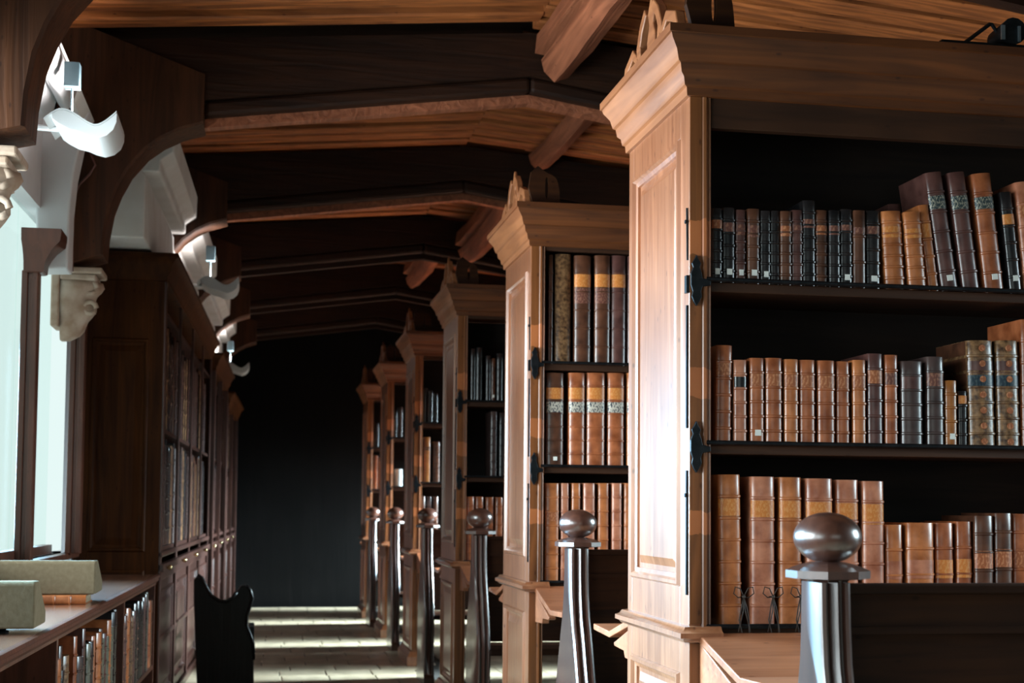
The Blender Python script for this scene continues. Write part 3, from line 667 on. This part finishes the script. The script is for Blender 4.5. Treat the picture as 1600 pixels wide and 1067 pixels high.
A1 = [
 (855, 861, 398, 'leather_brown', 'slim dark brown folio', {}),
 (865.5, 890.5, 397, 'leather_gilt', 'gilt-tooled brown folio', dict(bands=0, dy=.012)),
 (895, 921, 400, 'leather_brown', 'dark folio with orange band', dict(labels=[(.71, .84, o_), (.56, .70, 'label_plum')])),
 (927, 951, 400, 'leather_brown', 'dark folio with orange band', dict(labels=[(.71, .84, o_), (.56, .70, 'label_plum')])),
 (953.5, 976, 400, 'leather_plum', 'dark leaning folio with orange band', dict(labels=[(.71, .84, o_)])),
 (979, 1002, 401, 'leather_plum', 'dark folio half hidden', dict()),
]
row('second bookcase', 'upper shelf', Y1, 1.8705, A1, 'books on the upper shelf of the second bookcase', .2)
B1 = [
 (852, 879, 583, 'leather_brown', 'brown folio, white label and mark', dict(labels=[(.72, .84, o_), (.58, .69, wt)], bands=6, tagz=.03)),
 (887, 912, 583, 'leather_russet', 'brown folio with white label', dict(labels=[(.72, .84, o_), (.58, .69, wt)], bands=6)),
 (915.5, 943.5, 583, 'leather_russet', 'broad brown folio with white label', dict(labels=[(.72, .84, o_), (.58, .69, wt)], bands=6)),
 (948.5, 974.5, 583, 'leather_russet', 'russet folio with white label', dict(labels=[(.72, .84, o_), (.58, .69, wt)], bands=6)),
 (979, 1004, 583, 'leather_tan', 'orange folio half hidden', dict(labels=[(.58, .69, wt)], bands=6)),
]
row('second bookcase', 'middle shelf', Y1, 1.4045, B1, 'books on the middle shelf of the second bookcase', .2)
C1 = []
for i, (l, r) in enumerate([(851.5, 872.5), (876.5, 888), (893, 906), (911, 928.5), (934.5, 951), (956, 970.5), (975, 990), (994, 1008)]):
    C1.append((l, r, 755, ['leather_tan', 'leather_pink'][i % 2], 'pale tan ribbed volume', dict(bands=6, labels=[(.62, .72, r__)] if i == 0 else [])))
row('second bookcase', 'lowest shelf', Y1, .8865, C1, 'books on the lowest shelf of the second bookcase', .2)
Y2 = 8.575
row('third bookcase', 'upper shelf', Y2, 1.8705, [(733, 740, 545, 'leather_black', 'black slim book', dict(small=True)), (742, 751, 543, 'leather_black', 'black book with grey sheen', dict(small=True)), (757, 764, 556, 'leather_black', 'dark blue-black book', dict(small=True)), (766, 772, 560, 'leather_brown', 'dark brown short book', dict(small=True, tagz=.03)), (774, 783, 552, 'leather_black', 'black book beside the second bookcase end', dict(small=True))], 'books on the upper shelf of the third bookcase', .2)
row('third bookcase', 'middle shelf', Y2, 1.4045, [(765, 775, 643, 'leather_grey', 'grey ribbed folio', dict(bands=7)), (779, 788, 645, 'leather_black', 'black folio', {})], 'books on the middle shelf of the third bookcase', .2)
row('third bookcase', 'lowest shelf', Y2, .8865, [(729, 740, 776, 'leather_russet', 'russet ribbed volume', dict(bands=6)), (743, 755, 776, 'leather_russet', 'russet ribbed volume', dict(bands=6)), (759, 771, 777, 'leather_russet', 'russet ribbed volume', dict(bands=6)), (774, 785, 777, 'leather_russet', 'russet ribbed volume', dict(bands=6))], 'books on the lowest shelf of the third bookcase', .2)
Y3 = 10.935
row('fourth bookcase', 'upper shelf', Y3, 1.8705, [(661, 666, 606, 'leather_black', 'black slim book', dict(small=True)), (667, 674, 610, 'leather_black', 'black book', dict(small=True)), (676, 682, 614, 'leather_black', 'black book with mark', dict(small=True))], 'books on the upper shelf of the fourth bookcase', .2)
row('fourth bookcase', 'middle shelf', Y3, 1.4045, [(661.5, 671, 683, 'leather_orange', 'bright orange-tan book', dict(labels=[(.72, .78, 'leather_black')], bands=3)), (676, 686, 690, 'leather_brown', 'dark ribbed book', dict(bands=7))], 'books on the middle shelf of the fourth bookcase', .2)
row('fourth bookcase', 'lowest shelf', Y3, .8865, [(658.5, 663.5, 775, 'leather_brown', 'brown book', dict(small=True)), (667, 674, 776, 'leather_grey', 'grey book', dict(small=True)), (677, 684, 776, 'leather_brown', 'brown book', dict(small=True))], 'books on the lowest shelf of the fourth bookcase', .2)
Y4 = 13.295
row('fifth bookcase', 'upper shelf', Y4, 1.8705, [(614.5, 618.5, 640, 'leather_black', 'black book', dict(small=True)), (621, 627, 636, 'leather_grey', 'grey book', dict(small=True))], 'books on the upper shelf of the fifth bookcase', .2)
row('fifth bookcase', 'middle shelf', Y4, 1.4045, [(618.5, 628, 733, 'paper_white', 'white-spined short book', dict(small=True, bands=0))], 'books on the middle shelf of the fifth bookcase', .2)
Y5 = 15.655
row('sixth bookcase', 'middle shelf', Y5, 1.4045, [(584, 589, 712, 'leather_russet', 'russet book', dict(small=True)), (590, 595, 715, 'leather_tan', 'tan book', dict(small=True))], 'books on the middle shelf of the sixth bookcase', .2)
row('sixth bookcase', 'upper shelf', Y5, 1.8705, [(585, 590, 660, 'leather_black', 'black book', dict(small=True))], 'books on the upper shelf of the sixth bookcase', .2)
# tied cords with loops hanging between the big folios
for i, (pxc, nm) in enumerate([(1162, 'dark looped cord hanging beside the first tan folio'), (1208, 'dark looped cord hanging between the second and third folios'), (1251, 'dark looped cord hanging left of the big ball finial')]):
    c = atY(pxc, 950, 3.815); cx = c[0]; kz = .975; m = MB()
    for sg in (-1, 1):
        m.tube([(cx, 3.815, kz), (cx+sg*.012, 3.812, kz+.024), (cx+sg*.026, 3.812, kz+.028), (cx+sg*.030, 3.814, kz+.010), (cx+sg*.016, 3.816, kz-.002), (cx, 3.815, kz)], .0018, 5)
        m.tube([(cx, 3.815, kz), (cx+sg*.008, 3.812, kz-.03), (cx+sg*.014, 3.812, kz-.065), (cx+sg*.011, 3.80, kz-.099)], .002, 5)
        m.tube([(cx, 3.815, kz), (cx+sg*.003, 3.810, kz-.04), (cx+sg*.018, 3.808, kz-.098)], .0018, 5)
    m.lathe([(.001, kz-.006), (.005, kz-.003), (.005, kz+.003), (.001, kz+.006)], (cx, 3.815), 8)
    m.tube([(cx, 3.826, kz), (cx, 3.84, kz+.0)], .001, 4)
    tag(m.build('cord', 'cord', None, smooth='all'), nm, 'cord', 'looped cords between the folios')
# spotlight on the nearest cornice at the right edge
sx_ = 2.16; T = thing('spotlight', 'small black clamp spotlight on top of the nearest bookcase cornice', 'lamp', (sx_, 3.80, 2.587))
MB().box(-.20, .16, -.02, .03, 0, .022).build('base', 'iron', T, bevel=.003)
MB().tube([(-.12, 0, .02), (-.035, 0, .085), (-.03, 0, .085), (0.0, 0, .045)], .006, 6).build('bracket', 'iron', T)
MB().tube([(.02, -.04, .055), (.02, .06, .055)], [.04, .032], 14).build('lamp_head', 'iron', T, smooth=True)
MB().box(-.024, -.012, -.046, -.041, .025, .068).build('highlight_strip', 'steel', T); MB().box(.03, .038, -.046, -.041, .022, .068).build('highlight_strip', 'steel', T)
MB().tube([(.03, 0, .09), (.028, 0, .105)], .005, 6).build('switch', 'steel', T)

# ------------------------------------------------------------------ left side: counter, its books, foam rests
CX = -0.522; CZT = .84
T = thing('counter', 'low window counter with reddish polished top over book shelves', 'counter', (0, 0, 0))
MB().box(WX+.0, CX+.03-.03, .9, 7.97, CZT-.022, CZT).skewed().build('counter_top', 'counter_wood', T, bevel=.004)
pr = [(CX, CZT), (CX+.012, CZT-.003), (CX+.015, CZT-.014), (CX+.006, CZT-.02), (CX+.008, CZT-.03), (CX-.006, CZT-.045), (CX-.006, CZT-.055), (CX-.03, CZT-.055), (CX-.03, CZT-.02), (CX-.01, CZT-.001)]
MB().prism(pr, .9, 7.97, 'y').skewed().build('edge_moulding', 'window_wood', T, smooth=True)
for yy in (.9, 2.9, 4.75, 6.55, 7.93):
    MB().box(WX+.02, CX-.01, yy, yy+.03, 0, CZT-.023).skewed().build('upright', 'window_wood', T, bevel=.002)
MB().box(WX+.01, CX-.012, .93, 7.93, .33, .352).skewed().build('shelf', 'window_wood', T)
MB().box(WX+.01, CX-.012, .93, 7.93, .03, .06).skewed().build('shelf', 'window_wood', T)
MB().box(WX+.005, WX+.02, .93, 7.96, .0, CZT-.023).skewed().build('back_board', 'case_inside', T)
MB().box(CX-.04, CX-.02, .93, 7.93, 0, .03).skewed().build('plinth', 'window_wood', T)
mats = ['leather_grey', 'leather_russet', 'leather_olive', 'leather_black', 'leather_pink', 'leather_brown', 'leather_gilt', 'leather_black', 'leather_tan', 'leather_plum']
rb = random.Random(21)
def side_row(y0, y1, zb, hmin, hmax, group, label, gap=.1, wmin=.025, wmax=.055, xf=CX, mset=mats, proto=None, lim=999):
    y = y0; n = 0
    while y < y1-wmax and n < lim:
        w_ = rb.uniform(wmin, wmax)
        if rb.random() < gap: y += rb.uniform(.03, .10); continue
        h_ = rb.uniform(hmin, hmax); mt = rb.choice(mset)
        xx = skew(xf-.028, y)
        lb = label(n, mt) if callable(label) else label
        if proto is None:
            book(xx, y, zb+.0005, w_-.006, h_, .16, mt, lb, group, bands=5, face='x', small=True)
        else:
            key = mt
            if key not in proto:
                o = book(xx, y, zb+.0005, .036, .27, .16, mt, lb, group, bands=5, face='x', small=True); proto[key] = o
            else:
                o = proto[key].copy(); C.objects.link(o)
                o['label'] = lb; o['group'] = group
            o.location = (xx, y, zb+.0005); o.scale = ((w_-.010)/.036, 1, h_/.27)
        y += w_; n += 1
cn = {'leather_grey': 'grey', 'leather_russet': 'russet', 'leather_olive': 'olive', 'leather_black': 'black', 'leather_pink': 'pinkish', 'leather_brown': 'brown', 'leather_gilt': 'mottled', 'leather_tan': 'tan', 'leather_plum': 'plum'}
names = ['nearest', 'middle', 'farthest']
for j, (a, b) in enumerate([(4.80, 6.53), (6.60, 7.92)]):
    side_row(a, b, .3525, .30, .42, 'books under the window counter', (lambda j: lambda n, mt: '%s book, %s in the %s bay under the window counter' % (cn[mt], ords[min(n, 25)] if n < 26 else 'last', ['nearer', 'farther'][j]))(j), gap=.12, wmin=.035, wmax=.075)
    side_row(a, b, .0605, .18, .25, 'books low under the window counter', 'old leather book on the bottom shelf under the window counter', gap=.15, wmin=.035, wmax=.07, lim=14)
# foam wedges and the tan book beneath
def foam(px0, px1, pyt, pyb, Y, dep, label, zb):
    x0, x1 = atY(px0, 900, Y)[0], atY(px1, 900, Y)[0]; zt = atY(px1, pyt, Y)[2]; zb = atY(px1, pyb, Y)[2] if zb is None else zb
    pr = [(Y, zb), (Y, zt-.008), (Y+.008, zt), (Y+dep*.35, zt-.002), (Y+dep, zb+.04), (Y+dep, zb)]
    o = MB().prism(pr, x0, x1, 'x').build('foam_wedge', 'foam', None, bevel=.006); tag(o, label, 'book rest', 'foam book rests on the counter'); return o
foam(-6, 149, 876, 926, 5.62, .26, 'long olive foam book rest, farther one on the counter by the window', .8755)
foam(-60, 56, 908, 979, 4.30, .22, 'olive foam book rest nearest the camera at the left edge', .845+.012)
# small dark foot beneath the nearer wedge
x0 = atY(2, 990, 4.30)[0]
o = MB().lathe([(.02, .8405), (.022, .846), (.012, .850), (.02, .8565)], (x0-.01, 4.36), 12).build('rest_foot', 'iron', None); tag(o, 'small dark turned foot under the nearest foam rest', 'foot rest')
xa, xb = atY(10, 940, 5.58)[0], atY(134, 940, 5.58)[0]
bo = book(0, 0, 0, .034, xb-xa, .22, 'leather_tan', 'tan leather book lying flat under the farther foam rest', None, bands=4)
bo.rotation_euler = (0, math.pi/2, 0); bo.location = (xa, 5.58, .8405+.034)

# ------------------------------------------------------------------ tall cabinets along the left wall
def cabinet(y0, y1, top, xf, label, side=True, proud=0):
    T = thing('cabinet', label, 'cabinet', (0, 0, 0), 'tall cabinets along the left wall')
    X0 = WX+.01; xf2 = xf+proud
    # side wall towards the camera with a fielded panel
    pm = lambda a, b, d: (skew(a, y0), y0+d, b)
    MB().box(X0, X0+.07, y0, y0+.03, 0, top-.14).box(xf-.075, xf, y0, y0+.03, 0, top-.14).box(X0+.07, xf-.075, y0, y0+.03, 2.14, top-.14).box(X0+.07, xf-.075, y0, y0+.03, .86, .96).box(X0+.07, xf-.075, y0, y0+.03, 0, .1).skewed().build('side_frame', 'cabinet_wood', T, bevel=.002)
    offs = [(0, .03), (0, .0), (.008, -.008), (.018, -.008), (.026, .006), (.04, .014), (.075, .004)]
    rings_panel((X0+.07, xf-.075, .96, 2.14), offs, pm).build('side_panel', 'cabinet_wood', T)
    rings_panel((X0+.07, xf-.075, .1, .86), offs, pm).build('side_panel', 'cabinet_wood', T)
    # cornice
    prof = [(0, top-.15), (.012, top-.148), (.014, top-.12), (.03, top-.10), (.036, top-.07), (.06, top-.03), (.075, top-.022), (.075, top), (-.02, top)]
    rs = [[(skew(X0, y0-o), y0-o, z), (skew(xf2+o, y0-o), y0-o, z), (skew(xf2+o, y1), y1, z), (skew(X0, y1), y1, z)] for o, z in prof]
    MB().layers(rs).build('cornice', 'cabinet_wood', T, smooth=True)
    # carcass
    MB().box(X0, X0+.02, y0+.03, y1-.03, 0, top-.15).skewed().build('back_board', 'case_inside', T)
    MB().box(X0, xf, y1-.03, y1, 0, top-.15).skewed().build('far_side', 'cabinet_wood', T)
    for z in (.96, 1.63, 2.30): 
        MB().box(X0+.021, xf-.006, y0+.031, y1-.031, z, z+.022).skewed().build('shelf', 'cabinet_front', T)
    # front: belt mouldings, pilasters
    for z0, z1, o in ((.80, .85, .012), (.85, .895, .03), (.93, .96, .02), (.0, .06, .015), (.45, .48, .008)):
        MB().box(xf-.005, xf+o, y0, y1, z0, z1).skewed().build('front_rail', 'cabinet_front', T, bevel=.006)
    n = max(1, round((y1-y0)/1.05)); L_ = (y1-y0)/n
    for i in range(n):
        ya = y0+i*L_+.035; yb = ya+L_-.07
        rings_panel((ya, yb, .065, .795), [(0, -.02), (0, .004), (.05, .004), (.056, .014), (.068, .014), (.08, -.004), (.11, -.004), (.13, .006)], lambda a, b, d: (skew(xf, a)+d-.01, a, b)).build('door', 'cabinet_front', T)
    for i in range(n+1):
        yy = min(max(y0+i*L_-.03, y0), y1-.06)
        MB().box(xf-.004, xf+.012+proud, yy, yy+.06, 0, top-.15).skewed().build('pilaster', 'cabinet_front', T, bevel=.005)
    for i in range(n):
        k = MB().lathe([(.006, 0), (.008, .004), (.016, .018), (.014, .028), (.001, .032)], (0, 0), 14).build('knob', 'brass', T, smooth='all')
        yy = y0+i*L_+.16; k.rotation_euler = (0, math.pi/2, 0); k.location = (skew(xf, yy)+.03, yy, .87)
    return T
cabinet(8.0, 12.25, 2.61, CX, 'nearest tall dark oak cabinet beyond the window, panelled side facing the camera')
cabinet(12.36, 14.55, 2.53, CX, 'second tall cabinet on the left, with projecting purplish pilasters', proud=.03)
cabinet(14.68, 17.1, 2.38, CX, 'third and farthest tall cabinet on the left, lowest of the row', proud=.03)
pro = {}
m2 = ['leather_grey', 'leather_brown', 'leather_black', 'leather_gilt', 'leather_plum', 'leather_black', 'leather_grey', 'leather_black', 'leather_black']
for z, nm in ((.9825, 'lower'), (1.6525, 'upper')):
    for (a, b, cab) in ((8.10, 12.18, 'nearest'), (12.45, 14.5, 'second'), (14.8, 17.0, 'third')):
        side_row(a, b, z, .54, .63 if cab != 'third' else .56, 'folios on the %s shelf of the %s left cabinet' % (nm, cab), (lambda nm, cab: lambda n, mt: ('tall %s folio, %s from the near end, %s shelf of %s left cabinet' % (cn[mt], ords[n], nm, cab)) if n < 26 else 'narrow folio towards the far end, %s shelf of the %s left cabinet' % (nm, cab))(nm, cab), .03, .06, .11, CX, m2, pro)

# ------------------------------------------------------------------ white plasterwork above the left side
pf = [(WX, 2.63), (-.60, 2.63), (-.60, 2.97), (-.615, 2.985), (-.535, 2.99), (-.525, 3.0), (-.525, 3.05), (-.50, 3.07), (-.458, 3.10), (-.455, 3.24), (-.52, 3.42), (WX, 3.42)]
struct('trim_1', MB().prism(pf, 7.62, 15.6, 'y').skewed(), 'plaster_ivory', bevel=.012)
# coved white plaster head over the near window, and the double roll below the wall plate
p7 = [XZ(a, b, 6.95) for a, b in ((146, 186), (134, 225), (121, 285), (115, 340), (112, 428), (66, 428), (62, 300), (66, 186))]
struct('trim_3', MB().prism(p7, 6.80, 6.98, 'y'), 'plaster', bevel=.01)
p8 = [XZ(a, b, 6.25) for a, b in ((24, 120), (26, 150), (36, 174), (54, 186), (72, 184), (84, 172), (88, 158), (96, 170), (106, 172), (115, 160), (120, 142), (116, 124), (104, 108), (88, 100), (60, 96))]
struct('trim_2', MB().prism(p8, 4.95, 6.25, 'y'), 'plaster', smooth='all', bevel=0)
p9 = [XZ(a, b, 6.95) for a, b in ((146, 186), (138, 176), (124, 180), (124, 200), (134, 202))]
struct('trim_4', MB().prism(p9, 4.95, 6.99, 'y'), 'plaster_ivory')
# carved stone corbels under the wall posts
def corbel(Y, label):
    T = thing('corbel', label, 'corbel', (skew(WX, Y)+(.095 if Y < 5 else .05), Y, 2.18), 'carved stone corbels')
    m = MB(); m.box(-.04, 0, -.09, .11, -.1, .16); m.box(0, .20, -.11, .13, .16, .19).box(0, .17, -.09, .11, .13, .16); m.build('abacus', 'stone', T, bevel=.008)
    rs = []; rr = random.Random(int(Y*7))
    for i in range(13):
        t = i/12; z = .13-.29*t; d = .175*(1-.35*t-.45*t**6)*(1+.08*math.sin(t*15))+.01; wd = .095*(1-.3*t-.3*t**6)
        ring = []
        for k in range(18):
            a = -math.pi/2+math.pi*k/17; q = 1+.05*math.sin(5*a+t*7)+.03*math.sin(9*a-t*9)
            ring.append((max(0.0, d*math.cos(a)*q), .01+wd*math.sin(a)*q, z))
        rs.append(ring)
    m = MB().layers(rs); m.build('carving', 'stone', T, smooth='all')
    for s, zz in ((-1, .10), (1, .10), (-1, .0)):
        MB().tube([(.14+.03*math.cos(a), .01+s*.045, zz+.03*math.sin(a)) for a in [i*.7 for i in range(9)]], .013, 8).build('scroll', 'stone', T, smooth='all')
    return T
corbel(4.79, 'carved stone corbel at the left edge under the nearest arch')
corbel(7.15, 'carved stone corbel under the second arch, above the window jamb')
for k, lb in ((2, 'carved corbel over the far end of the tall left cabinet'), ):
    pass

# ------------------------------------------------------------------ lamps with S curved reflectors
def lamp(Y, x0, z0, label, glow=22):
    T = thing('wall_uplighter', label, 'lamp', (x0, Y, z0), 'white wave shaped uplighters')
    S = []; n = 20
    for i in range(n+1):
        t = i/n; S.append((-.135+.27*t, .030*math.sin(2*math.pi*(t*1.0))*(1-.1*t)+.030*max(0, t-.72)/.28-.012*max(0, .2-t)/.2))
    th = .006; rs = []
    pts = [(a, b+th/2) for a, b in S]+[(a, b-th/2) for a, b in S[::-1]]
    MB().prism(pts, -.16, .16, 'y').build('reflector', 'lamp_white', T, smooth=True)
    low = [(a, b-th/2-.0005) for a, b in S[2:]]; body = low+[(.138, .02), (.137, -.01), (.125, -.042), (.10, -.066), (.065, -.078), (.03, -.070), (.0, -.058), (-.04, -.050), (-.08, -.03), (-.105, -.012)]
    MB().prism(body, -.158, .158, 'y').build('housing', 'lamp_white', T, smooth=True, bevel=.002)
    MB().box(-.085, -.025, -.02, .04, .16, .26).build('lamp_box', 'lamp_grey', T, bevel=.003)
    MB().tube([(-.055, .01, .16), (-.055, .01, .02)], .006, 6).build('stem', 'lamp_grey', T)
    MB().tube([(-.20, .01, -.005), (-.10, .01, -.008)], .012, 8).build('arm', 'lamp_white', T)
    l = bpy.data.lights.new('uplighter_bulb', 'SPOT'); l.energy = glow; l.color = (1.0, 0.95, 0.92); l.spot_size = R(125); l.spot_blend = .6; l.shadow_soft_size = .05
    lo = bpy.data.objects.new('uplighter_bulb', l); C.objects.link(lo); lo.parent = T; lo.location = (.03, .0, .07)
    lo.rotation_euler = Vector((-.75, .25, .6)).to_track_quat('-Z', 'Y').to_euler()
    return T
def lamp_at(px, py, Y, label): p = atY(px, py, Y); return lamp(Y, p[0], p[2], label)
lamp_at(133, 200, 5.75, 'nearest white wave shaped uplighter, in front of the arched truss')
lamp_at(341, 445, 9.6, 'second white wave shaped uplighter, above the tall left cabinet')
lamp_at(368, 573, 14.4, 'farthest white wave shaped uplighter, against the dark end')
# conduit running down the wall post
pts = [atY(a, b, 7.005) for a, b in ((140, 236), (149, 258), (140, 272), (124, 288), (117, 304), (115, 340), (113, 380), (113, 424))]
tag(MB().tube(pts, .006, 8).build('conduit', 'conduit', None, smooth='all'), 'thin reddish pipe running down from the nearest lamp', 'pipe')

# ------------------------------------------------------------------ dark carved chair in the aisle
YC = 9.35; T = thing('carved_chair', 'black carved wooden chair in the aisle before the left cabinets', 'chair', (0, YC, 0))
ol = [(308, 1076), (303, 940), (303, 905), (309, 898), (316, 902), (323, 918), (331, 930), (343, 938), (354, 939), (364, 933), (370, 924), (376, 915), (384, 914), (391, 922), (394, 934), (390, 948), (385, 962), (385, 978), (391, 992), (395, 1005), (396, 1030), (397, 1076)]
P_ = [XZ(a, b, YC) for a, b in ol]
MB().prism(P_, -.03, .03, 'y').build('back', 'black_wood', T, bevel=.008)
xl, xr = P_[0][0], P_[-1][0]
P2 = [(a, b+.03) for a, b in P_[3:17]]
MB().tube([(a, -.04, b) for a, b in P_[3:11]], .012, 8).tube([(a+.004, -.03, b) for a, b in P_[12:-1]], .009, 8).build('back_rail', 'black_wood', T, smooth='all')
MB().box(xl+.01, xr-.01, .03, .42, .15, .19).build('seat', 'black_wood', T, bevel=.006)
for xx in (xl+.005, xr-.045):
    MB().box(xx, xx+.04, .37, .42, 0, .42).build('leg', 'black_wood', T, bevel=.004)
    MB().box(xx, xx+.04, .031, .42, .40, .43).build('arm', 'black_wood', T, bevel=.006)
